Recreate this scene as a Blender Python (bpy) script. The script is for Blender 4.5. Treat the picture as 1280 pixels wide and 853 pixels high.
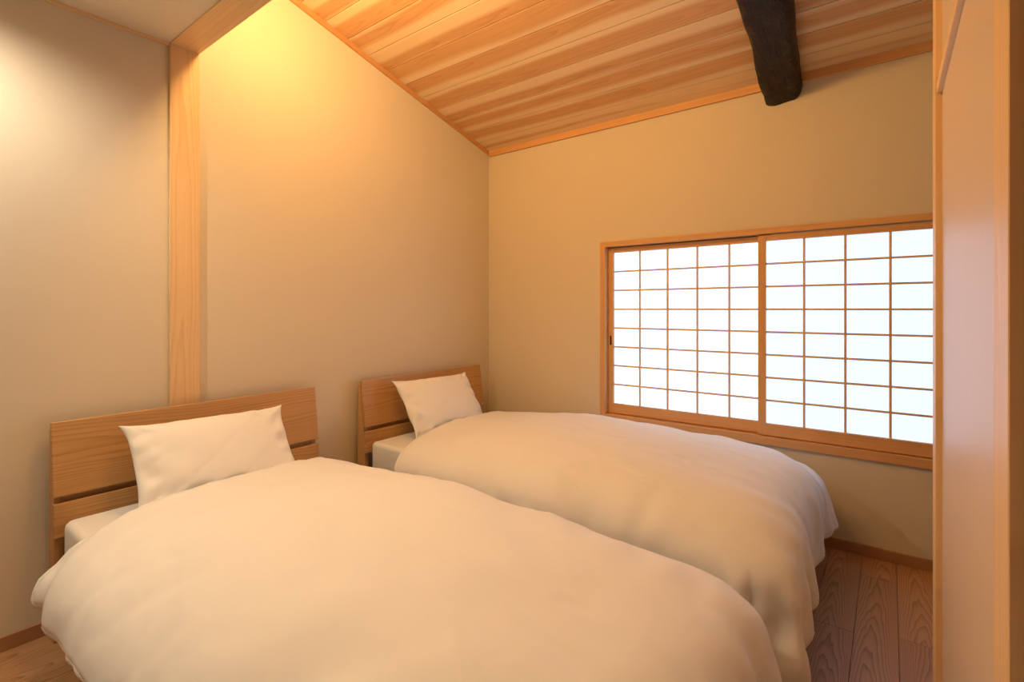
import bpy, bmesh, math, random
from mathutils import Vector, Matrix, noise

# ------------------------------------------------------------------ reset
for o in list(bpy.data.objects):
    bpy.data.objects.remove(o)
scene = bpy.context.scene
COL = scene.collection
R = math.radians
random.seed(7)

# ------------------------------------------------------------------ camera
cam_d = bpy.data.cameras.new('camera')
cam_d.sensor_fit = 'HORIZONTAL'
cam_d.sensor_width = 36.0
cam_d.lens = 622.0 / 1280.0 * 36.0
cam_d.shift_y = -40.0 / 1280.0
cam_d.clip_start = 0.01
cam = bpy.data.objects.new('camera', cam_d)
cam.location = (2.584, -3.094, 1.25)
cam.rotation_euler = (R(90), 0, R(37.19))
COL.objects.link(cam)
scene.camera = cam

# ------------------------------------------------------------------ world, exposure
world = bpy.data.worlds.new('world')
scene.world = world
world.use_nodes = True
world.node_tree.nodes['Background'].inputs[0].default_value = (0.80, 0.90, 1.0, 1)
world.node_tree.nodes['Background'].inputs[1].default_value = 1.0
vs = scene.view_settings
vs.view_transform = 'Standard'
vs.look = 'None'
vs.exposure = 0.0
vs.gamma = 1.0
vs.use_curve_mapping = False

WARM = (1.0, 0.85, 0.64)      # downlights
AMBER = (1.0, 0.62, 0.22)     # linear lamp
P_DOWN = (62.0, 17.0, 16.0)  # watts of the downlights
P_STRIP = 44.0               # watts of the linear lamp on the cross beam
E_PAPER = 1.80               # backlit paper of the window

# ------------------------------------------------------------------ node helpers
class NT:
    def __init__(self, name, rough=0.5, spec=0.3):
        self.m = bpy.data.materials.new(name)
        self.m.use_nodes = True
        self.nt = self.m.node_tree
        self.b = self.nt.nodes['Principled BSDF']
        self.b.inputs['Roughness'].default_value = rough
        self.b.inputs['Specular IOR Level'].default_value = spec
    def n(self, t, **k):
        nd = self.nt.nodes.new(t)
        for a, v in k.items():
            setattr(nd, a, v)
        return nd
    def set(self, sock, v):
        if isinstance(v, bpy.types.NodeSocket):
            self.nt.links.new(v, sock)
        else:
            sock.default_value = v
    def math(self, op, a, b=0.0, c=None):
        nd = self.n('ShaderNodeMath', operation=op)
        self.set(nd.inputs[0], a); self.set(nd.inputs[1], b)
        if c is not None:
            self.set(nd.inputs[2], c)
        return nd.outputs[0]
    def noise(self, vec, scale=1.0, detail=2.0, rough=0.5):
        nd = self.n('ShaderNodeTexNoise')
        self.set(nd.inputs['Vector'], vec)
        nd.inputs['Scale'].default_value = scale
        nd.inputs['Detail'].default_value = detail
        nd.inputs['Roughness'].default_value = rough
        return nd.outputs['Fac']
    def comb(self, x, y, z):
        nd = self.n('ShaderNodeCombineXYZ')
        for i, v in enumerate((x, y, z)):
            self.set(nd.inputs[i], v)
        return nd.outputs[0]
    def ramp(self, fac, stops, interp='LINEAR'):
        nd = self.n('ShaderNodeValToRGB')
        nd.color_ramp.interpolation = interp
        e = nd.color_ramp.elements
        while len(e) > 1:
            e.remove(e[-1])
        for i, (p, c) in enumerate(stops):
            el = e[0] if i == 0 else e.new(p)
            el.position = p
            el.color = (c[0], c[1], c[2], 1)
        self.set(nd.inputs[0], fac)
        return nd.outputs[0]
    def mix(self, fac, a, b, mode='MIX'):
        nd = self.n('ShaderNodeMix', data_type='RGBA', blend_type=mode)
        self.set(nd.inputs[0], fac)
        self.set(nd.inputs[6], a if isinstance(a, bpy.types.NodeSocket) else (a[0], a[1], a[2], 1))
        self.set(nd.inputs[7], b if isinstance(b, bpy.types.NodeSocket) else (b[0], b[1], b[2], 1))
        return nd.outputs[2]
    def bump(self, h, strength, dist):
        nd = self.n('ShaderNodeBump')
        nd.inputs['Strength'].default_value = strength
        nd.inputs['Distance'].default_value = dist
        self.set(nd.inputs['Height'], h)
        self.nt.links.new(nd.outputs[0], self.b.inputs['Normal'])
    def color(self, c):
        self.set(self.b.inputs['Base Color'], c if isinstance(c, bpy.types.NodeSocket) else (c[0], c[1], c[2], 1))

def lin(r, g, b):
    f = lambda v: (v / 255 / 12.92) if v / 255 <= 0.04045 else ((v / 255 + 0.055) / 1.055) ** 2.4
    return (f(r), f(g), f(b))

def wood(name, pale, dark, along, across, width=0.14, ring=14.0, bend=1.6, wander=0.5,
         ringmix=0.6, streak=0.35, vary=0.12, rough=0.5, sap=None, bumpd=0.0004, spec=0.3):
    """Sawn board: growth rings cut as long pointed arches, fine streaks along the grain."""
    t = NT(name, rough, spec)
    tc = t.n('ShaderNodeTexCoord')
    oi = t.n('ShaderNodeObjectInfo')
    sp = t.n('ShaderNodeSeparateXYZ')
    t.nt.links.new(tc.outputs['Object'], sp.inputs[0])
    rnd = oi.outputs['Random']
    third = 3 - along - across
    L = t.math('ADD', sp.outputs[along], t.math('MULTIPLY', rnd, 53.0))
    A = sp.outputs[across]
    T = sp.outputs[third]
    rnd2 = t.math('FRACT', t.math('MULTIPLY', rnd, 17.31))
    rnd3 = t.math('FRACT', t.math('MULTIPLY', rnd, 91.7))
    # centre of the tree wanders along the board
    wob = t.math('SUBTRACT', t.noise(t.comb(t.math('MULTIPLY', L, 0.9), 0.0, t.math('MULTIPLY', rnd, 20.0)), 1.0, 1.0), 0.5)
    ctr = t.math('ADD', A, t.math('MULTIPLY', t.math('SUBTRACT', rnd2, 0.5), width * 0.55))
    ctr = t.math('ADD', ctr, t.math('MULTIPLY', wob, width * 0.45))
    un = t.math('DIVIDE', ctr, width * 0.5)
    sq = t.math('MULTIPLY', un, un)
    n1 = t.noise(t.comb(t.math('MULTIPLY', L, 1.3), t.math('MULTIPLY', A, 9.0), T), 1.0, 3.0)
    dome = t.math('ADD', t.math('MULTIPLY', sq, bend), t.math('MULTIPLY', L, wander))
    dome = t.math('ADD', dome, t.math('MULTIPLY', n1, 1.1))
    ph = t.math('MULTIPLY', dome, ring)
    saw = t.math('FRACT', t.math('MULTIPLY', ph, 0.159))
    line = t.ramp(saw, [(0.0, (0, 0, 0)), (0.55, (0.25, 0.25, 0.25)), (0.9, (1, 1, 1)), (1.0, (0, 0, 0))])
    st = t.noise(t.comb(t.math('MULTIPLY', L, 2.0), t.math('MULTIPLY', A, 150.0), t.math('MULTIPLY', T, 150.0)), 1.0, 3.0, 0.6)
    fac = t.math('ADD', t.math('MULTIPLY', line, ringmix), t.math('MULTIPLY', t.math('SUBTRACT', st, 0.35), streak))
    fac = t.math('ADD', fac, t.math('MULTIPLY', t.math('SUBTRACT', rnd3, 0.5), vary * 2))
    nd = t.n('ShaderNodeClamp'); t.set(nd.inputs[0], fac)
    col = t.mix(nd.outputs[0], pale, dark)
    if sap is not None:
        lowf = t.noise(t.comb(t.math('MULTIPLY', L, 0.55), t.math('MULTIPLY', A, 10.0), 3.0), 1.0, 2.0)
        s = t.math('ADD', t.math('ABSOLUTE', un), t.math('MULTIPLY', t.math('SUBTRACT', lowf, 0.5), 1.0))
        s = t.math('ADD', s, t.math('MULTIPLY', t.math('SUBTRACT', rnd3, 0.5), 1.0))
        sf = t.ramp(s, [(0.32, (0, 0, 0)), (0.78, (1, 1, 1))])
        sapc = t.mix(t.math('MULTIPLY', nd.outputs[0], 0.5), sap, pale)
        col = t.mix(sf, col, sapc)
    t.color(col)
    t.bump(t.math('ADD', t.math('MULTIPLY', line, 0.6), t.math('MULTIPLY', st, 0.5)), 0.35, bumpd)
    return t.m

def wallpaper(name, c):
    t = NT(name, 0.85, 0.12)
    tc = t.n('ShaderNodeTexCoord')
    v = tc.outputs['Object']
    big = t.noise(v, 2.2, 3.0)
    col = t.mix(t.math('MULTIPLY', big, 0.35), c, (c[0] * 0.93, c[1] * 0.925, c[2] * 0.91))
    t.color(col)
    sp = t.n('ShaderNodeSeparateXYZ'); t.nt.links.new(v, sp.inputs[0])
    fine = t.noise(t.comb(t.math('MULTIPLY', sp.outputs[0], 220.0), t.math('MULTIPLY', sp.outputs[1], 220.0), t.math('MULTIPLY', sp.outputs[2], 420.0)), 1.0, 2.0)
    t.bump(t.math('ADD', fine, t.math('MULTIPLY', t.noise(v, 30.0, 3.0), 0.8)), 0.22, 0.0012)
    return t.m

def plain(name, c, rough=0.5, spec=0.3, metal=0.0):
    t = NT(name, rough, spec)
    t.b.inputs['Metallic'].default_value = metal
    v = t.n('ShaderNodeTexCoord').outputs['Object']
    t.color(t.mix(t.noise(v, 40.0, 2.0), c, (c[0] * 0.88, c[1] * 0.88, c[2] * 0.88)))
    return t.m

def fabric(name, c, crease=0.35):
    t = NT(name, 0.8, 0.15)
    t.b.inputs['Sheen Weight'].default_value = 0.08
    v = t.n('ShaderNodeTexCoord').outputs['Object']
    t.color(t.mix(t.math('MULTIPLY', t.noise(v, 5.0, 3.0), 0.6), c, (c[0] * 0.95, c[1] * 0.94, c[2] * 0.93)))
    sp = t.n('ShaderNodeSeparateXYZ'); t.nt.links.new(v, sp.inputs[0])
    warp = t.noise(v, 3.0, 2.0)
    cr = t.noise(t.comb(t.math('ADD', t.math('MULTIPLY', sp.outputs[0], 5.0), t.math('MULTIPLY', warp, 3.0)), t.math('ADD', t.math('MULTIPLY', sp.outputs[1], 9.0), warp), t.math('MULTIPLY', sp.outputs[2], 6.0)), 1.0, 2.0, 0.45)
    weave = t.noise(v, 900.0, 1.0)
    t.bump(t.math('ADD', cr, t.math('MULTIPLY', weave, 0.03)), crease, 0.012)
    return t.m

def emitter(name, c, s):
    t = NT(name, 0.8, 0.1)
    t.color((c[0] * 0.3, c[1] * 0.3, c[2] * 0.3))
    t.b.inputs['Emission Color'].default_value = (c[0], c[1], c[2], 1)
    t.b.inputs['Emission Strength'].default_value = s
    return t.m

M = {}
M['wall'] = wallpaper('cream_wallpaper', (0.74, 0.655, 0.52))
M['plaster'] = wallpaper('pale_ceiling_paper', (0.80, 0.72, 0.58))
M['floor'] = wood('ash_floor', lin(190, 144, 102), lin(118, 82, 53), 1, 0, 0.137, ring=44, bend=0.9, wander=1.0, ringmix=0.62, streak=0.45, vary=0.13, rough=0.45)
M['joint'] = plain('dark_joint', lin(58, 40, 28), 0.8)
M['cedar'] = wood('cedar_ceiling', lin(220, 172, 122), lin(190, 134, 86), 0, 1, 0.15, ring=24, bend=1.4, wander=0.5, ringmix=0.42, streak=0.5, vary=0.22, rough=0.5, sap=lin(240, 214, 174))
for ax, k in enumerate('xyz'):
    M['hinoki_' + k] = wood('cypress_' + k, lin(236, 204, 158), lin(214, 170, 120), ax, 1 if ax != 1 else 2, 0.11, ring=10, bend=1.3, wander=0.6, ringmix=0.4, streak=0.5, vary=0.08, rough=0.45)
for ax, k in enumerate('xz'):
    M['frame_' + k] = wood('window_wood_' + k, lin(224, 174, 120), lin(200, 144, 92), 0 if k == 'x' else 2, 2 if k == 'x' else 0, 0.06, ring=8, ringmix=0.35, streak=0.5, vary=0.05, rough=0.45)
M['mould_x'] = wood('cedar_moulding_x', lin(212, 160, 104), lin(184, 126, 76), 0, 2, 0.05, ring=8, ringmix=0.35, streak=0.5, vary=0.05)
M['mould_y'] = wood('cedar_moulding_y', lin(212, 160, 104), lin(184, 126, 76), 1, 2, 0.05, ring=8, ringmix=0.35, streak=0.5, vary=0.05)
M['base_x'] = wood('baseboard_wood_x', lin(180, 134, 94), lin(148, 102, 66), 0, 2, 0.06, ringmix=0.4)
M['base_y'] = wood('baseboard_wood_y', lin(180, 134, 94), lin(148, 102, 66), 1, 2, 0.06, ringmix=0.4)
for ax, k in enumerate('xyz'):
    M['oak_' + k] = wood('oak_' + k, lin(202, 157, 104), lin(158, 109, 62), ax, 2 if ax != 2 else 1, 0.16, ring=16, bend=1.2, wander=0.35, ringmix=0.45, streak=0.75, vary=0.06, rough=0.4, bumpd=0.0006)
M['paper_a'] = emitter('backlit_paper_bright', (0.56, 0.74, 1.0), E_PAPER)
M['paper_b'] = emitter('backlit_paper_soft', (0.51, 0.70, 1.0), E_PAPER * 0.94)
M['black'] = plain('black_metal', (0.015, 0.013, 0.012), 0.4)
M['duvet'] = fabric('white_cotton_duvet', (0.82, 0.80, 0.77), 0.5)
M['pillow'] = fabric('white_cotton_pillow', (0.84, 0.82, 0.78), 0.45)
M['sheet'] = fabric('white_sheet', (0.80, 0.78, 0.74), 0.10)
M['panel'] = wood('brushed_pale_panel', lin(222, 200, 178), lin(196, 172, 150), 2, 1, 0.3, ring=5, ringmix=0.15, streak=0.5, vary=0.0, rough=0.42, spec=0.5)
M['doorwood'] = wood('brown_door_wood', lin(138, 106, 80), lin(106, 76, 54), 2, 1, 0.2, ring=9, ringmix=0.35, streak=0.5, rough=0.5)
M['white'] = plain('white_lamp_enamel', (0.75, 0.74, 0.72), 0.4)
M['glow'] = emitter('lamp_diffuser', (1.0, 0.72, 0.40), 6.0)

def log_material():
    t = NT('sooty_log', 0.45, 0.35)
    v = t.n('ShaderNodeTexCoord').outputs['Object']
    sp = t.n('ShaderNodeSeparateXYZ'); t.nt.links.new(v, sp.inputs[0])
    a = t.noise(t.comb(t.math('MULTIPLY', sp.outputs[0], 40.0), t.math('MULTIPLY', sp.outputs[1], 6.0), t.math('MULTIPLY', sp.outputs[2], 40.0)), 1.0, 5.0, 0.65)
    b = t.noise(v, 14.0, 4.0)
    col = t.ramp(t.math('ADD', t.math('MULTIPLY', a, 0.6), t.math('MULTIPLY', b, 0.4)),
                 [(0.38, (0.005, 0.003, 0.002)), (0.54, (0.014, 0.007, 0.004)), (0.64, (0.045, 0.018, 0.008)), (0.72, (0.20, 0.09, 0.04))])
    t.color(col)
    t.bump(t.math('ADD', a, b), 0.9, 0.02)
    return t.m
M['log'] = log_material()

# ------------------------------------------------------------------ mesh helpers
def wpos(o):
    p = Vector((0, 0, 0))
    while o is not None:
        p += Vector(o.location); o = o.parent
    return p

def link(name, me, mat=None, parent=None, loc=(0, 0, 0)):
    """loc is a world place; parents are never turned"""
    if mat is not None and not me.materials:
        me.materials.append(mat)
    o = bpy.data.objects.new(name, me)
    COL.objects.link(o)
    if parent is not None:
        o.parent = parent
        o.location = Vector(loc) - wpos(parent)
    else:
        o.location = loc
    return o

def empty(name, loc, parent=None):
    o = bpy.data.objects.new(name, None)
    o.empty_display_size = 0.1
    COL.objects.link(o)
    if parent is not None:
        o.parent = parent
        o.location = Vector(loc) - wpos(parent)
    else:
        o.location = loc
    return o

def tag(o, label, cat, group=None):
    o['label'] = label; o['category'] = cat
    if group: o['group'] = group
    return o

def struct(o, label=None):
    o['kind'] = 'structure'
    if label: o['label'] = label
    return o

def boxmesh(name, sx, sy, sz, bev=0.0, seg=1):
    bm = bmesh.new()
    bmesh.ops.create_cube(bm, size=1.0)
    for v in bm.verts:
        v.co.x *= sx; v.co.y *= sy; v.co.z *= sz
    if bev > 0:
        bmesh.ops.bevel(bm, geom=list(bm.edges), offset=bev, segments=seg, affect='EDGES', profile=0.5)
    me = bpy.data.meshes.new(name)
    bm.to_mesh(me); bm.free()
    return me

def box(name, lo, hi, mat, parent=None, bev=0.0, seg=1):
    lo = Vector(lo); hi = Vector(hi)
    c = (lo + hi) / 2; s = hi - lo
    return link(name, boxmesh(name, s.x, s.y, s.z, bev, seg), mat, parent, c)

def prism(name, pts, axis, a, b, mat, parent=None, origin=(0, 0, 0), bev=0.0):
    """polygon pts in the two other axes (kept in order), pushed from a to b along axis; world coordinates"""
    bm = bmesh.new()
    def mk(p, d):
        v = [0, 0, 0]; o = [i for i in range(3) if i != axis]
        v[o[0]] = p[0]; v[o[1]] = p[1]; v[axis] = d
        return bm.verts.new(Vector(v) - Vector(origin))
    A = [mk(p, a) for p in pts]; B = [mk(p, b) for p in pts]
    n = len(pts)
    bm.faces.new(A); bm.faces.new(B[::-1])
    for i in range(n):
        bm.faces.new((A[i], B[i], B[(i + 1) % n], A[(i + 1) % n]))
    bmesh.ops.recalc_face_normals(bm, faces=bm.faces)
    if bev > 0:
        bmesh.ops.bevel(bm, geom=list(bm.edges), offset=bev, segments=1, affect='EDGES')
    me = bpy.data.meshes.new(name)
    bm.to_mesh(me); bm.free()
    return link(name, me, mat, parent, origin)

# ------------------------------------------------------------------ measures of the room
XR = 3.45          # right wall behind the partition
YB = -4.60         # wall behind the camera
YP0, YP1 = -2.244, -2.124   # wall post and cross beam
ZF = 2.445         # flat ceiling
ZS = 2.52          # sloped ceiling at the window wall
SL = 0.255         # rise per metre towards the room
def zs(y): return ZS - SL * y
WX0, WX1, WZ0, WZ1 = 1.003, 3.05, 0.489, 1.705   # outer edge of the window frame

# ------------------------------------------------------------------ floor
fl = struct(box('floor', (-0.1, YB - 0.1, -0.12), (XR + 0.1, 0.1, -0.012), M['joint']), 'floor of wide ash boards with arched grain')
PW, PL = 0.137, 0.90
pm = boxmesh('plank', PW - 0.0012, PL - 0.0012, 0.012, 0.0009)
pm.materials.append(M['floor'])
ix0 = -1
joints = {2.337: -0.765, 2.474: -0.235, 2.611: -0.70}
ncol = int((XR + 0.02) / PW) + 2
cols = [2.474 + k * PW for k in range(-19, 8)]
for cx0 in cols:
    if cx0 + PW < 0.0 or cx0 > XR: continue
    j0 = None
    for k, v in joints.items():
        if abs(cx0 - k) < 0.01: j0 = v
    if j0 is None: j0 = -random.uniform(0.1, 0.9)
    y = j0 + PL
    while y > 0.0: y -= PL
    y += PL   # first joint at or above 0
    a = max(cx0, 0.0); b = min(cx0 + PW, XR)
    full = (a == cx0 and b == cx0 + PW)
    while y > YB:
        y1 = min(y, 0.0); y0 = max(y - PL, YB)
        if y1 - y0 > 0.01 and b - a > 0.01:
            if full and abs(y1 - y0 - PL) < 1e-4:
                link('plank', pm, None, fl, ((a + b) / 2, (y0 + y1) / 2, -0.006))
            else:
                box('plank', (a + .0006, y0 + .0006, -0.012), (b - .0006, y1 - .0006, 0.0), M['floor'], fl, 0.0009)
        y -= PL

# ------------------------------------------------------------------ walls
ytop = zs(YP1)
struct(prism('wall_left', [(YB, 0.0), (0.0, 0.0), (0.0, zs(0) + 0.05), (YP1, zs(YP1) + 0.05), (YP1, ZF + 0.05), (YB, ZF + 0.05)], 0, -0.10, 0.0, M['wall']),
       'cream papered wall behind the headboards')
def wall_window():
    bm = bmesh.new()
    def q(x0, x1, z0, z1):
        r = bmesh.ops.create_cube(bm, size=1.0)
        for v in r['verts']:
            v.co = Vector(((x0 + x1) / 2 + v.co.x * (x1 - x0), 0.07 + v.co.y * 0.14, (z0 + z1) / 2 + v.co.z * (z1 - z0)))
    i = 0.02
    q(-0.1, WX0 + i, 0, ZS + 0.08); q(WX1 - i, XR + 0.1, 0, ZS + 0.08)
    q(WX0 + i, WX1 - i, 0, WZ0 + i); q(WX0 + i, WX1 - i, WZ1 - i, ZS + 0.08)
    me = bpy.data.meshes.new('wall_window'); bm.to_mesh(me); bm.free()
    return link('wall_window', me, M['wall'])
struct(wall_window(), 'cream papered wall around the paper window')
struct(box('wall_right', (XR, YB - 0.1, 0), (XR + 0.1, 0.1, 3.3), M['wall']))
struct(box('wall_back', (0, YB - 0.1, 0), (XR, YB, ZF + 0.05), M['wall']))
struct(box('wall_upper', (0, YP0, ZF + 0.28), (XR, YP1 - 0.02, zs(YP1) + 0.05), M['wall']), 'papered strip above the cross beam')

# ------------------------------------------------------------------ ceilings
struct(box('ceiling_flat', (0, YB, ZF), (XR, YP0, ZF + 0.1), M['plaster']), 'flat pale papered ceiling beside the cross beam')
def slab(name, y0, y1, za, zb, x0, x1, mat, parent=None):
    # a slab under the slope: za, zb are distances above the slope plane
    return prism(name, [(y0, zs(y0) + za), (y1, zs(y1) + za), (y1, zs(y1) + zb), (y0, zs(y0) + zb)], 0, x0, x1, mat, parent)
ce = struct(slab('ceiling', YP1 - 0.05, 0.1, 0.014, 0.06, -0.05, XR + 0.05, M['joint']), 'sloped ceiling of cedar boards')
NB = 15
BW = 0.1475
ang = math.atan(SL)
bw_s = BW / math.cos(ang)
bme = boxmesh('board', XR, bw_s - 0.0030, 0.014, 0.0024)
bme.materials.append(M['cedar'])
for k in range(NB):
    yc = -BW * (k + 0.5) + 0.006
    if yc - BW / 2 < YP1 - 0.04: break
    o = link('board', bme, None, ce, (XR / 2, yc, zs(yc) + 0.007))
    o.rotation_euler = (-ang, 0, 0)

# ------------------------------------------------------------------ trims
def trim(n, o, label): return struct(o, label)
# post on the wall and the beam across the room
struct(box('trim_1', (-0.01, YP0, 0.0), (0.016, YP1, ZF), M['hinoki_z'], None, 0.0015), 'pale cypress post set in the left wall')
struct(box('trim_2', (0.0, YP0, ZF - 0.004), (XR, YP1, ZF + 0.28), M['hinoki_x'], None, 0.002), 'cypress beam across the room on the wall post')
# moulding where the flat ceiling meets the wall
struct(box('trim_3', (0.0, YB, ZF - 0.014), (0.012, YP0, ZF + 0.002), M['hinoki_y'], None, 0.001), 'thin moulding under the flat ceiling')
# mouldings below the sloped ceiling
struct(slab('trim_4', YP1, 0.0, -0.030, 0.004, 0.0, 0.014, M['mould_y']), 'thin moulding along the sloped ceiling')
struct(box('trim_5', (0.014, -0.016, ZS - 0.043), (XR, 0.0, ZS + 0.004), M['frame_x'], None, 0.001), 'moulding between cedar ceiling and window wall')
# baseboards
struct(box('baseboard_left', (0.0, YB, 0.0), (0.012, 0.0, 0.054), M['base_y'], None, 0.0012), 'low brown baseboard on the left wall')
struct(box('baseboard_window', (0.012, -0.012, 0.0), (XR, 0.0, 0.054), M['base_x'], None, 0.0012), 'low brown baseboard under the window')

# ------------------------------------------------------------------ window with paper screens
win = struct(empty('window_1', (WX0, 0.0, WZ0)), 'wide window with two sliding paper lattice screens')
PF = -0.014   # frame stands proud of the wall
box('casing', (WX0, PF, WZ0), (WX0 + 0.036, 0.10, WZ1), M['frame_z'], win, 0.0012)
box('casing', (WX1 - 0.036, PF, WZ0), (WX1, 0.10, WZ1), M['frame_z'], win, 0.0012)
box('casing', (WX0 + 0.036, PF, WZ1 - 0.032), (WX1 - 0.036, 0.10, WZ1), M['frame_x'], win, 0.0012)
box('sill', (WX0 + 0.036, PF - 0.004, WZ0), (WX1 - 0.036, 0.10, WZ0 + 0.046), M['frame_x'], win, 0.0012)
box('light_stop', (WX0 + 0.03, 0.068, WZ1 - 0.075), (WX1 - 0.03, 0.10, WZ1 - 0.030), M['joint'], win)  # added dark strips behind the screens, closing the gaps to outside light
box('light_stop', (WX0 + 0.03, 0.068, WZ0 + 0.040), (WX1 - 0.03, 0.10, WZ0 + 0.085), M['joint'], win)
box('light_stop', (WX0 + 0.03, 0.068, WZ0 + 0.085), (WX0 + 0.060, 0.10, WZ1 - 0.075), M['joint'], win)
box('light_stop', (WX1 - 0.060, 0.068, WZ0 + 0.085), (WX1 - 0.03, 0.10, WZ1 - 0.075), M['joint'], win)
IZ0, IZ1 = WZ0 + 0.050, WZ1 - 0.038
def screen(x0, x1, yf, gx, paper, pull=None):
    """x0..x1 outer stiles, gx the five columns' edges, yf front plane"""
    th = 0.028
    gz0, gz1 = 0.606, 1.634
    s = empty('shoji_screen', (x0, yf, IZ0), win)
    box('stile', (x0, yf, IZ0), (gx[0], yf + th, IZ1), M['frame_z'], s, 0.001)
    box('stile', (gx[-1], yf, IZ0), (x1, yf + th, IZ1), M['frame_z'], s, 0.001)
    box('rail', (gx[0], yf + 0.0008, IZ0), (gx[-1], yf + th, gz0), M['frame_x'], s, 0.0008)
    box('rail', (gx[0], yf + 0.0008, gz1), (gx[-1], yf + th, IZ1), M['frame_x'], s, 0.0008)
    n = len(gx) - 1
    gz = [gz0 + (gz1 - gz0) * k / 8 for k in range(9)]
    vm = boxmesh('muntin', 0.0115, 0.010, gz1 - gz0, 0.0006); vm.materials.append(M['hinoki_z'])
    hm = boxmesh('muntin', gx[-1] - gx[0], 0.010, 0.0110, 0.0006); hm.materials.append(M['hinoki_x'])
    for k in range(1, n):
        link('muntin', vm, None, s, (gx[k], yf + 0.014, (gz0 + gz1) / 2))
    for k in range(1, 8):
        link('muntin', hm, None, s, ((gx[0] + gx[-1]) / 2, yf + 0.0145, gz[k]))
    w = (gx[-1] - gx[0]) / n
    pn = boxmesh('pane', w, 0.0008, gz[1] - gz[0]); pn.materials.append(paper)
    for i in range(n):
        for k in range(8):
            link('pane', pn, None, s, ((gx[i] + gx[i + 1]) / 2, yf + 0.0205, (gz[k] + gz[k + 1]) / 2))
    if pull:
        box('finger_pull', (pull[0] - 0.006, yf - 0.0015, pull[1] - 0.031), (pull[0] + 0.006, yf + 0.012, pull[1] + 0.031), M['black'], s, 0.001)
    return s
gl = [1.078 + 0.1865 * k for k in range(6)]
gr = [2.028 + 0.1865 * k for k in range(6)]
screen(1.040, 2.048, 0.036, gl, M['paper_a'], (1.060, 1.035))
screen(1.988, 3.012, 0.004, gr, M['paper_b'])

# ------------------------------------------------------------------ partition at the right
PX = 2.705
struct(box('trim_6', (PX - 0.015, -1.20, 0.0), (PX + 0.09, -1.09, zs(-1.09)), M['hinoki_z'], None, 0.0012), 'slender cypress post at the end of the partition')
struct(prism('wall_partition', [(-2.094, 0.0), (-1.20, 0.0), (-1.20, zs(-1.20)), (-2.094, zs(-2.094))], 0, PX, PX + 0.075, M['panel']), 'pale brushed partition panel')
struct(box('trim_7', (PX - 0.012, -2.094, 1.875), (PX + 0.002, -1.20, 1.905), M['hinoki_y'], None, 0.0012), 'thin rail along the partition panel')
struct(box('trim_8', (PX - 0.001, -2.209, 0.0), (PX + 0.09, -2.094, ZF), M['hinoki_z'], None, 0.0015), 'pale cypress post between partition and brown door')
d1 = struct(box('door_1', (PX + 0.02, -3.05, 0.0), (PX + 0.055, -2.209, 2.05), M['doorwood'], None, 0.002), 'brown wooden sliding door beside the partition')
struct(box('wall_door', (PX + 0.02, -3.05, 2.05), (PX + 0.09, -2.209, ZF), M['wall']))
struct(box('wall_side', (PX + 0.01, YB, 0.0), (PX + 0.09, -3.05, ZF), M['wall']))

# ------------------------------------------------------------------ dark log under the ceiling
def log_beam():
    bm = bmesh.new()
    rings = []
    N = 26
    for i in range(44):
        y = -0.001 - i / 43 * 2.11
        xl = 2.030 + 0.022 * min(1, -y / 0.7) + 0.004 * math.sin(y * 9.0)
        xr = 2.203 + 0.040 * min(1, -y / 0.6) + 0.003 * math.sin(y * 11 + 1)
        zt = zs(y) + 0.004
        zb = zt - (0.134 + 0.004 * math.sin(y * 8.1))
        w = xr - xl
        prof = [(xl + .004, zt), (xl - .004, zb + .060), (xl - .002, zb + .014), (xl + .012, zb + .001), (xl + .040, zb - .006),
                (xl + .6 * w, zb - .005), (xr - .030, zb - .001), (xr - .018, zb + .006), (xr - .002, zb + .034), (xr + .002, zb + .07), (xr + .002, zb + .10), (xr, zt)]
        ring = []
        # resample with noise
        pts = []
        for k in range(len(prof) - 1):
            p, q = Vector(prof[k]), Vector(prof[k + 1])
            m = max(1, int((q - p).length / 0.012))
            for s in range(m): pts.append(p.lerp(q, s / m))
        pts.append(Vector(prof[-1]))
        tgt = 30
        idx = [j * (len(pts) - 1) / (tgt - 1) for j in range(tgt)]
        for j, f in enumerate(idx):
            a = pts[int(f)]; b = pts[min(len(pts) - 1, int(f) + 1)]
            p = a.lerp(b, f - int(f))
            if 0 < j < tgt - 1:
                nn = noise.noise(Vector((p.x * 14, y * 5, p.y * 14))) * 0.008 + noise.noise(Vector((p.x * 40, y * 12, p.y * 40))) * 0.004
                c = Vector(((xl + xr) / 2, zt))
                d = (p - c).normalized()
                p = p + d * nn
            ring.append(bm.verts.new((p.x, y, p.y)))
        rings.append(ring)
    for a, b in zip(rings[:-1], rings[1:]):
        for j in range(len(a) - 1):
            bm.faces.new((a[j], a[j + 1], b[j + 1], b[j]))
        bm.faces.new((a[-1], a[0], b[0], b[-1]))
    bm.faces.new(rings[0]); bm.faces.new(rings[-1][::-1])
    bmesh.ops.recalc_face_normals(bm, faces=bm.faces)
    me = bpy.data.meshes.new('log_beam'); bm.to_mesh(me); bm.free()
    for p in me.polygons: p.use_smooth = True
    me.set_sharp_from_angle(angle=R(32))
    return link('log_beam', me, M['log'])
tag(log_beam(), 'dark sooty log beam under the cedar ceiling, ending at the window wall', 'beam')

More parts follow.
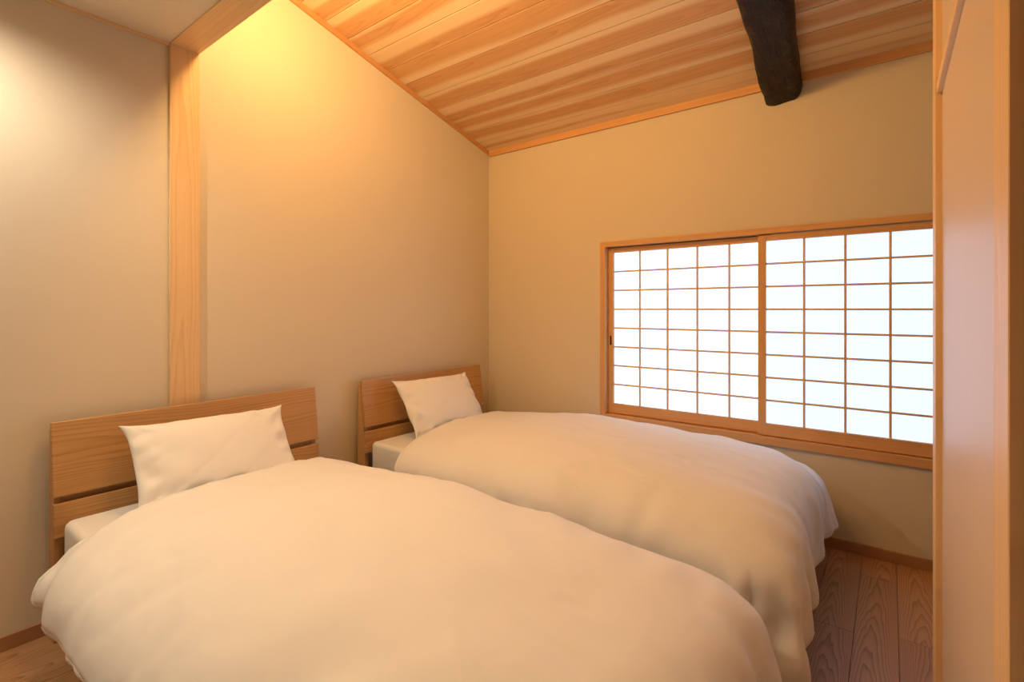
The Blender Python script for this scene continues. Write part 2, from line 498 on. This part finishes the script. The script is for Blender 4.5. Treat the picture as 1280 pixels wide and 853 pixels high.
# ------------------------------------------------------------------ lamps
def downlight(x, y, watts, label, angle=138):
    r = tag(empty('downlight', (x, y, ZF)), label, 'lamp', 'downlights in the flat ceiling')
    bm = bmesh.new()
    prof = [(0.040, 0.012), (0.043, -0.002), (0.050, -0.004), (0.052, 0.0)]
    n = 28
    vs_ = [[bm.verts.new((a * math.cos(2 * math.pi * i / n), a * math.sin(2 * math.pi * i / n), z)) for i in range(n)] for a, z in prof]
    for p, q in zip(vs_[:-1], vs_[1:]):
        for i in range(n): bm.faces.new((p[i], p[(i + 1) % n], q[(i + 1) % n], q[i]))
    me = bpy.data.meshes.new('trim_ring'); bm.to_mesh(me); bm.free()
    link('trim_ring', me, M['white'], r, (x, y, ZF))
    bm = bmesh.new(); bmesh.ops.create_circle(bm, cap_ends=True, radius=0.0405, segments=28)
    me = bpy.data.meshes.new('lens'); bm.to_mesh(me); bm.free()
    link('lens', me, M['glow'], r, (x, y, ZF - 0.001))
    ld = bpy.data.lights.new('downlight_bulb', 'SPOT')
    ld.energy = watts; ld.color = WARM; ld.spot_size = R(angle); ld.spot_blend = 0.7; ld.shadow_soft_size = 0.035
    lo = bpy.data.objects.new('downlight_bulb', ld); COL.objects.link(lo)
    lo.parent = r; lo.location = (0, 0, -0.012)
    return r
downlight(0.40, -3.10, P_DOWN[0], 'small round downlight in the flat ceiling close to the left wall', 160)
downlight(1.35, -2.60, P_DOWN[1], 'small round downlight in the flat ceiling over the bed by the post', 95)
downlight(1.90, -3.75, P_DOWN[2], 'small round downlight in the flat ceiling deep in the room', 110)

lamp = tag(empty('linear_lamp', (0.95, YP1, 2.68)), 'slim linear lamp fixed high on the far side of the cross beam', 'lamp')
box('housing', (0.25, YP1, 2.660), (1.65, YP1 + 0.050, 2.690), M['white'], lamp, 0.002)
box('diffuser', (0.26, YP1 + 0.046, 2.664), (1.64, YP1 + 0.060, 2.686), M['glow'], lamp, 0.002)
for k in range(4):
    ld = bpy.data.lights.new('lamp_bulb', 'POINT')
    ld.energy = P_STRIP / 4; ld.color = AMBER; ld.shadow_soft_size = 0.06
    lo = bpy.data.objects.new('lamp_bulb', ld); COL.objects.link(lo)
    lo.parent = lamp; lo.location = Vector((0.58 + 0.33 * k, YP1 + 0.125, 2.70)) - wpos(lamp)

# ------------------------------------------------------------------ beds
def bed(yc, label, sag=0.0):
    """oak bed: yc centre line, head at the left wall"""
    hw = 0.535
    r = tag(empty('bed', (0.09, yc, 0.0)), label, 'bed', 'oak single beds')
    for s in (-1, 1):
        y0 = yc + s * hw; y1 = yc + s * (hw - 0.030)
        a, b = min(y0, y1), max(y0, y1)
        prism('headboard_post', [(0.030, 0.0), (0.100, 0.0), (0.100, 0.45), (0.056, 0.795), (0.038, 0.795), (0.030, 0.45)], 1, a, b, M['oak_z'], r, (0.06, (a + b) / 2, 0.4), 0.002)
    # upper panel leans back, top edge rounded
    def panel(name, z0, z1, x0, x1, th):
        me = boxmesh(name, th, 2 * hw + 0.006, math.hypot(z1 - z0, x1 - x0), 0.004, 2)
        me.materials.append(M['oak_y'])
        o = link(name, me, None, r, ((x0 + x1) / 2 - th / 2, yc, (z0 + z1) / 2))
        o.rotation_euler = (0, math.atan2(x1 - x0, z1 - z0), 0)
        return o
    panel('headboard_panel', 0.545, 0.822, 0.117, 0.080, 0.020)
    panel('headboard_panel', 0.395, 0.522, 0.124, 0.118, 0.020)
    box('gap_shade_rail', (0.070, yc - hw + 0.031, 0.485), (0.088, yc + hw - 0.031, 0.575), M['oak_y'], r)  # rail added behind the panel gap so the slit stays dark
    # rails, slats, legs
    for s in (-1, 1):
        y0 = yc + s * 0.50; y1 = yc + s * 0.475
        box('side_rail', (0.10, min(y0, y1), 0.17), (2.10, max(y0, y1), 0.27), M['oak_x'], r, 0.003)
        for x in (2.03,):
            a = yc + s * 0.465
            box('leg', (x - 0.03, a - 0.03, 0.0), (x + 0.03, a + 0.03, 0.20), M['oak_z'], r, 0.003)
    box('foot_rail', (2.075, yc - 0.474, 0.17), (2.10, yc + 0.474, 0.27), M['oak_y'], r, 0.003)
    for k in range(12):
        x = 0.20 + k * 0.158
        box('slat', (x, yc - 0.474, 0.225), (x + 0.09, yc + 0.474, 0.243), M['oak_y'], r, 0.002)
    return r

def mattress(yc, label):
    bm = bmesh.new()
    bmesh.ops.create_cube(bm, size=1.0)
    L, W, H = 1.965, 1.03, 0.218
    for v in bm.verts: v.co = Vector((v.co.x * L, v.co.y * W, v.co.z * H))
    vert = [e for e in bm.edges if abs(e.verts[0].co.z - e.verts[1].co.z) > 0.1]
    bmesh.ops.bevel(bm, geom=vert, offset=0.035, segments=4, affect='EDGES', profile=0.5)
    hor = [e for e in bm.edges if e.calc_length() > 0 and abs(e.verts[0].co.z - e.verts[1].co.z) < 1e-5 and len({f.normal.z > 0.5 or f.normal.z < -0.5 for f in e.link_faces}) == 2]
    bmesh.ops.bevel(bm, geom=hor, offset=0.025, segments=3, affect='EDGES', profile=0.5)
    me = bpy.data.meshes.new('mattress'); bm.to_mesh(me); bm.free()
    for p in me.polygons: p.use_smooth = True
    return tag(link('mattress', me, M['sheet'], None, (0.128 + L / 2, yc, 0.243 + H / 2)), label, 'mattress', 'mattresses on the oak beds')

def pillow(label, yc, x_bot, z_bot, x_top, z_top, wid, seed, yaw=0.0, roll=0.0, thick=0.068):
    rnd = random.Random(seed)
    nu, nv = 56, 40
    hgt = math.hypot(x_top - x_bot, z_top - z_bot)
    bm = bmesh.new()
    def surf(side):
        g = []
        for i in range(nu + 1):
            row = []
            for j in range(nv + 1):
                u = -1 + 2 * i / nu; v = -1 + 2 * j / nv
                uu = math.sin(u * math.pi / 2) * 0.6 + u * 0.4; vv = math.sin(v * math.pi / 2) * 0.6 + v * 0.4
                # edges bow in, corners stick out
                px = uu * wid / 2 * (1 - 0.085 * (1 - vv ** 4))
                py = vv * hgt / 2 * (1 - 0.09 * (1 - uu ** 6))
                e = max(0.0, (1 - abs(uu) ** 2.6)) * max(0.0, (1 - abs(vv) ** 2.4))
                t = thick * e ** 0.55
                rim = min(1 - abs(uu), 1 - abs(vv))
                w = math.exp(-((rim - 0.12) / 0.12) ** 2)
                edge_u = 1 - abs(uu) < 1 - abs(vv)
                co = (py if edge_u else px)
                n = noise.noise(Vector((co * 20, seed * 3.1 + (5 if edge_u else 0) + (2 if (uu if edge_u else vv) > 0 else 0), rim * 3))) * 0.022 * w
                n += noise.noise(Vector((px * 5, py * 5, seed))) * 0.010 * e
                n += noise.noise(Vector((px * 9 + py * 7, py * 4, seed + 9))) * 0.007 * e ** 0.5
                n -= max(0.0, 1 - abs(noise.noise(Vector((px * 4 - py * 5, py * 3, seed + 4)))) * 12) * 0.004 * e ** 0.5
                row.append((px, py, side * max(0.0015, t + n * (1 if rim > 0.01 else 0))))
            g.append(row)
        return g
    gt, gb = surf(1), surf(-1)
    V = {}
    def key(side, i, j):
        if i in (0, nu) or j in (0, nv): side = 0
        k = (side, i, j)
        if k not in V:
            p = (gt if side >= 0 else gb)[i][j]
            V[k] = bm.verts.new((p[0], p[1], p[2] if side else 0.0))
        return V[k]
    for i in range(nu):
        for j in range(nv):
            bm.faces.new([key(1, *c) for c in ((i, j), (i + 1, j), (i + 1, j + 1), (i, j + 1))])
            bm.faces.new([key(-1, *c) for c in ((i, j), (i, j + 1), (i + 1, j + 1), (i + 1, j))])
    # local: X = across (room -y..+y), Y = up the pillow, Z = out of the face
    up = Vector((x_top - x_bot, 0, z_top - z_bot)).normalized()
    ac = Vector((0, 1, 0))
    out = ac.cross(up)
    m = Matrix((ac, up, out)).transposed().to_4x4()
    m = m @ Matrix.Rotation(roll, 4, 'Z')
    bm.transform(Matrix.Rotation(yaw, 4, 'Z') @ m)
    bmesh.ops.recalc_face_normals(bm, faces=bm.faces)
    me = bpy.data.meshes.new('pillow'); bm.to_mesh(me); bm.free()
    for p in me.polygons: p.use_smooth = True
    o = link('pillow', me, M['pillow'], None, ((x_top + x_bot) / 2, yc, (z_top + z_bot) / 2))
    md = o.modifiers.new('smooth', 'SUBSURF'); md.levels = 1; md.render_levels = 1
    return tag(o, label, 'pillow', 'white pillows on the beds')

# --- duvets: a cotton sheet dropped over the puffed filling, then thickened
def form_mesh(name, a, H0, H1, z0, xh, xf, Lf):
    e = 2 / 2.35
    bm = bmesh.new()
    rings = []
    DF = 0.052
    nu, nf, nt = 26, 10, 32
    def ring(x, H, aa, zz):
        r = []
        for j in range(nt + 1):
            th = -math.pi / 2 + math.pi * j / nt
            s, c = math.sin(th), max(0.0, math.cos(th))
            r.append(bm.verts.new((x, math.copysign(abs(s) ** e, s) * aa, zz + H * c ** e)))
        return r
    for i in range(nu + 1):
        f = i / nu
        x = xh + (xf - xh) * f
        g = min(1.0, f / 0.55); g = g * g * (3 - 2 * g)
        aa = a - 0.03 * (1 - min(1.0, f / 0.25)) ** 2
        d = max(0.0, (f - 0.62) / 0.38)
        rings.append(ring(x, H0 + (H1 - H0) * g - DF * d * d, aa, z0))
    for i in range(1, nf + 1):
        ps = math.pi / 2 * i / nf
        rings.append(ring(xf + Lf * math.sin(ps) ** e, (H1 - DF) * max(0.0, math.cos(ps)) ** e, a * (1 - 0.16 * (1 - math.cos(ps))), z0))
    for p, q in zip(rings[:-1], rings[1:]):
        for j in range(nt): bm.faces.new((p[j], p[j + 1], q[j + 1], q[j]))
    # skirt
    loop = [r[0] for r in rings] + rings[-1][1:-1] + [r[-1] for r in rings[::-1]]
    low = [bm.verts.new((v.co.x - (0.02 if v.co.x > xf else 0), v.co.y * 0.955, 0.02)) for v in loop]
    for i in range(len(loop) - 1): bm.faces.new((loop[i], low[i], low[i + 1], loop[i + 1]))
    bmesh.ops.recalc_face_normals(bm, faces=bm.faces)
    me = bpy.data.meshes.new(name); bm.to_mesh(me); bm.free()
    return me

sims = []
def duvet_start(yc, form, x0, x1, halfw, zstart, seed, shift=0.0, skew=0.0):
    f = link('filling_form', form_mesh('filling_form', **form), None, None, (0, yc, 0))
    c = f.modifiers.new('col', 'COLLISION')
    f.collision.thickness_outer = 0.008
    f.collision.cloth_friction = 30
    f.collision.damping = 0.3
    step = 0.024
    nx = int((x1 - x0) / step); ny = int(2 * halfw / step)
    bm = bmesh.new()
    g = [[bm.verts.new((x0 + (x1 - x0) * i / nx + skew * (-1 + 2 * j / ny),
                        shift + (-1 + 2 * j / ny) * halfw,
                        zstart + 0.004 * noise.noise(Vector((i * 0.3, j * 0.3, seed))))) for j in range(ny + 1)] for i in range(nx + 1)]
    for i in range(nx):
        for j in range(ny): bm.faces.new((g[i][j], g[i + 1][j], g[i + 1][j + 1], g[i][j + 1]))
    me = bpy.data.meshes.new('duvet'); bm.to_mesh(me); bm.free()
    o = link('duvet', me, None, None, (0, yc, 0))
    cl = o.modifiers.new('cloth', 'CLOTH')
    s = cl.settings
    s.quality = 5
    s.mass = 0.25
    s.tension_stiffness = 25; s.compression_stiffness = 25; s.shear_stiffness = 8
    s.bending_stiffness = 0.6
    s.shrink_min = -0.025; s.shrink_max = -0.025
    s.tension_damping = 10; s.compression_damping = 10; s.shear_damping = 10; s.bending_damping = 2
    s.air_damping = 2.0
    cl.collision_settings.collision_quality = 2
    cl.collision_settings.distance_min = 0.008
    cl.collision_settings.use_self_collision = False
    cl.point_cache.frame_start = 1; cl.point_cache.frame_end = 80
    sims.append((o, f, nx, ny, x1 - x0, halfw, seed))
    return o

def duvets_finish(frames):
    scene.frame_start = 1; scene.frame_end = 80
    for fr in range(1, frames + 1):
        scene.frame_set(fr)
    dg = bpy.context.evaluated_depsgraph_get()
    out = []
    for o, *_ in sims:
        out.append(bpy.data.meshes.new_from_object(o.evaluated_get(dg)))
    for (o, f, nx, ny, ln, hw, seed), me in zip(sims, out):
        o.modifiers.clear()
        bm = bmesh.new(); bm.from_mesh(me)
        for _ in range(2):
            bmesh.ops.smooth_vert(bm, verts=bm.verts, factor=0.4, use_axis_x=True, use_axis_y=True, use_axis_z=True)
        bm.normal_update()
        bm.verts.ensure_lookup_table()
        disp = []
        for v in bm.verts:
            i, j = divmod(v.index, ny + 1)
            p = v.co
            a = i / nx * ln                       # along, from the head edge
            b = (-1 + 2 * j / ny) * hw            # across
            ds = hw - abs(b); df = ln - a         # to the side hem, to the foot hem
            sgn = 1 if b > 0 else -1
            # folds running up from the hems, leaning a little
            fs = noise.noise(Vector((a * 4.6 + ds * 2.2 * math.sin(a * 3 + seed), sgn * 3 + seed, ds * 1.2)))
            ff = noise.noise(Vector((b * 3.8 + df * 1.5 * math.sin(b * 4 + seed), 11 + seed, df * 1.2)))
            ridge = lambda q: (1 - abs(q) * 2.2)
            fs2 = noise.noise(Vector((a * 9.5 - ds * 4.5 + 2 * fs, sgn * 7 + seed, ds * 1.6)))
            n = (ridge(fs) * 0.014 + fs * 0.022) * math.exp(-(ds / 0.42) ** 2)
            n += (ridge(fs2) * 0.006 + fs2 * 0.010) * math.exp(-((ds - 0.12) / 0.26) ** 2)
            n += (ridge(ff) * 0.012 + ff * 0.018) * math.exp(-(df / 0.30) ** 2)
            ff2 = noise.noise(Vector((b * 11 + df * 3, 17 + seed, df * 1.6)))
            n += (ridge(ff2) * 0.005 + ff2 * 0.008) * math.exp(-((df - 0.25) / 0.25) ** 2)
            # gathers at the head edge
            fh = noise.noise(Vector((b * 14, 5 + seed, a * 2)))
            n += fh * 0.008 * math.exp(-(a / 0.08) ** 2)
            # soft hollows of the filling and a few long pressed creases
            n += noise.noise(Vector((p.x * 2.4, p.y * 4.0, seed))) * 0.012
            w = noise.noise(Vector((p.x * 1.6 - p.y * 1.1, p.y * 3.4 + p.x * 0.9, seed + 20)))
            n -= max(0.0, 1 - abs(w) * 18) * 0.006
            n += noise.noise(Vector((p.x * 8.0 + p.y * 5, p.y * 11.0, p.z * 8 + seed))) * 0.0035
            disp.append(v.normal * n)
        up0 = sum(f2.normal.z for f2 in bm.faces)
        sg = 1 if up0 > 0 else -1
        for v, d in zip(bm.verts, disp):
            v.co += d * sg
        for v in bm.verts:                        # the foot drape hangs close, no flaring corner
            if v.co.x > 2.34: v.co.x = 2.34 + 0.09 * math.tanh((v.co.x - 2.34) / 0.12)
        bmesh.ops.smooth_vert(bm, verts=bm.verts, factor=0.25, use_axis_x=True, use_axis_y=True, use_axis_z=True)
        bm.normal_update()
        # piped seam along the hems: foot and both sides and the head edge
        ring = [(0, j) for j in range(ny)] + [(i, ny) for i in range(nx)] + [(nx, j) for j in range(ny, 0, -1)] + [(i, 0) for i in range(nx, 0, -1)]
        P = []
        for (i, j) in ring:
            v = bm.verts[i * (ny + 1) + j]
            P.append(v.co - v.normal * sg * 0.011)
        ruf = [noise.noise(Vector((k * 0.35, seed, 2.0))) * 0.005 for k in range(len(P))]
        tb = bmesh.new(); rings = []
        m = len(P)
        for k in range(m):
            t = (P[(k + 1) % m] - P[k - 1]).normalized()
            a1 = t.orthogonal().normalized() if abs(t.z) > 0.9 else t.cross(Vector((0, 0, 1))).normalized()
            a2 = t.cross(a1)
            c = P[k] + a1 * ruf[k]
            rings.append([tb.verts.new(c + (a1 * math.cos(q * math.pi / 3) * 0.008 + a2 * math.sin(q * math.pi / 3) * 0.0135)) for q in range(6)])
        for k in range(m):
            A, B = rings[k], rings[(k + 1) % m]
            for q in range(6): tb.faces.new((A[q], A[(q + 1) % 6], B[(q + 1) % 6], B[q]))
        bmesh.ops.recalc_face_normals(tb, faces=tb.faces)
        tme = bpy.data.meshes.new('hem'); tb.to_mesh(tme); tb.free()
        for p in tme.polygons: p.use_smooth = True
        link('hem', tme, M['duvet'], o, o.location)
        me2 = bpy.data.meshes.new('duvet'); bm.to_mesh(me2); bm.free()
        for p in me2.polygons: p.use_smooth = True
        me2.materials.append(M['duvet'])
        o.data = me2
        # make sure the face side is up before thickening inward
        up = sum(p.normal.z for p in me2.polygons)
        sd = o.modifiers.new('thick', 'SOLIDIFY'); sd.thickness = 0.022; sd.offset = -1.0 if up > 0 else 1.0
        ss = o.modifiers.new('sub', 'SUBSURF'); ss.levels = 1; ss.render_levels = 1
        bpy.data.objects.remove(f)
    scene.frame_set(1)

Y1, Y2 = -2.115, -0.736
bed(Y1, 'oak bed whose headboard stands in front of the cypress wall post')
bed(Y2, 'oak bed standing in the corner beside the paper window')
mattress(Y1, 'white mattress on the bed by the cypress wall post')
mattress(Y2, 'white mattress on the bed beside the paper window')
pillow('white pillow leaning on the headboard in front of the wall post', -2.150, 0.40, 0.475, 0.175, 0.785, 0.66, 3, 0.0, R(-1.5))
pillow('white pillow leaning on the headboard in the corner by the window', -0.800, 0.40, 0.475, 0.170, 0.810, 0.66, 8, 0.0, R(-1))
dv1 = duvet_start(Y1 - 0.03, dict(a=0.600, H0=0.175, H1=0.250, z0=0.36, xh=0.30, xf=2.02, Lf=0.31), 0.42, 2.70, 0.715, 0.67, 1.0, 0.01, -0.05)
dv2 = duvet_start(Y2, dict(a=0.59, H0=0.175, H1=0.265, z0=0.36, xh=0.30, xf=2.01, Lf=0.31), 0.43, 2.59, 0.765, 0.67, 5.0, -0.05, -0.05)
tag(dv1, 'puffy white duvet over the bed by the cypress wall post', 'duvet', 'white duvets on the beds')
tag(dv2, 'puffy white duvet over the bed beside the paper window', 'duvet', 'white duvets on the beds')
duvets_finish(60)
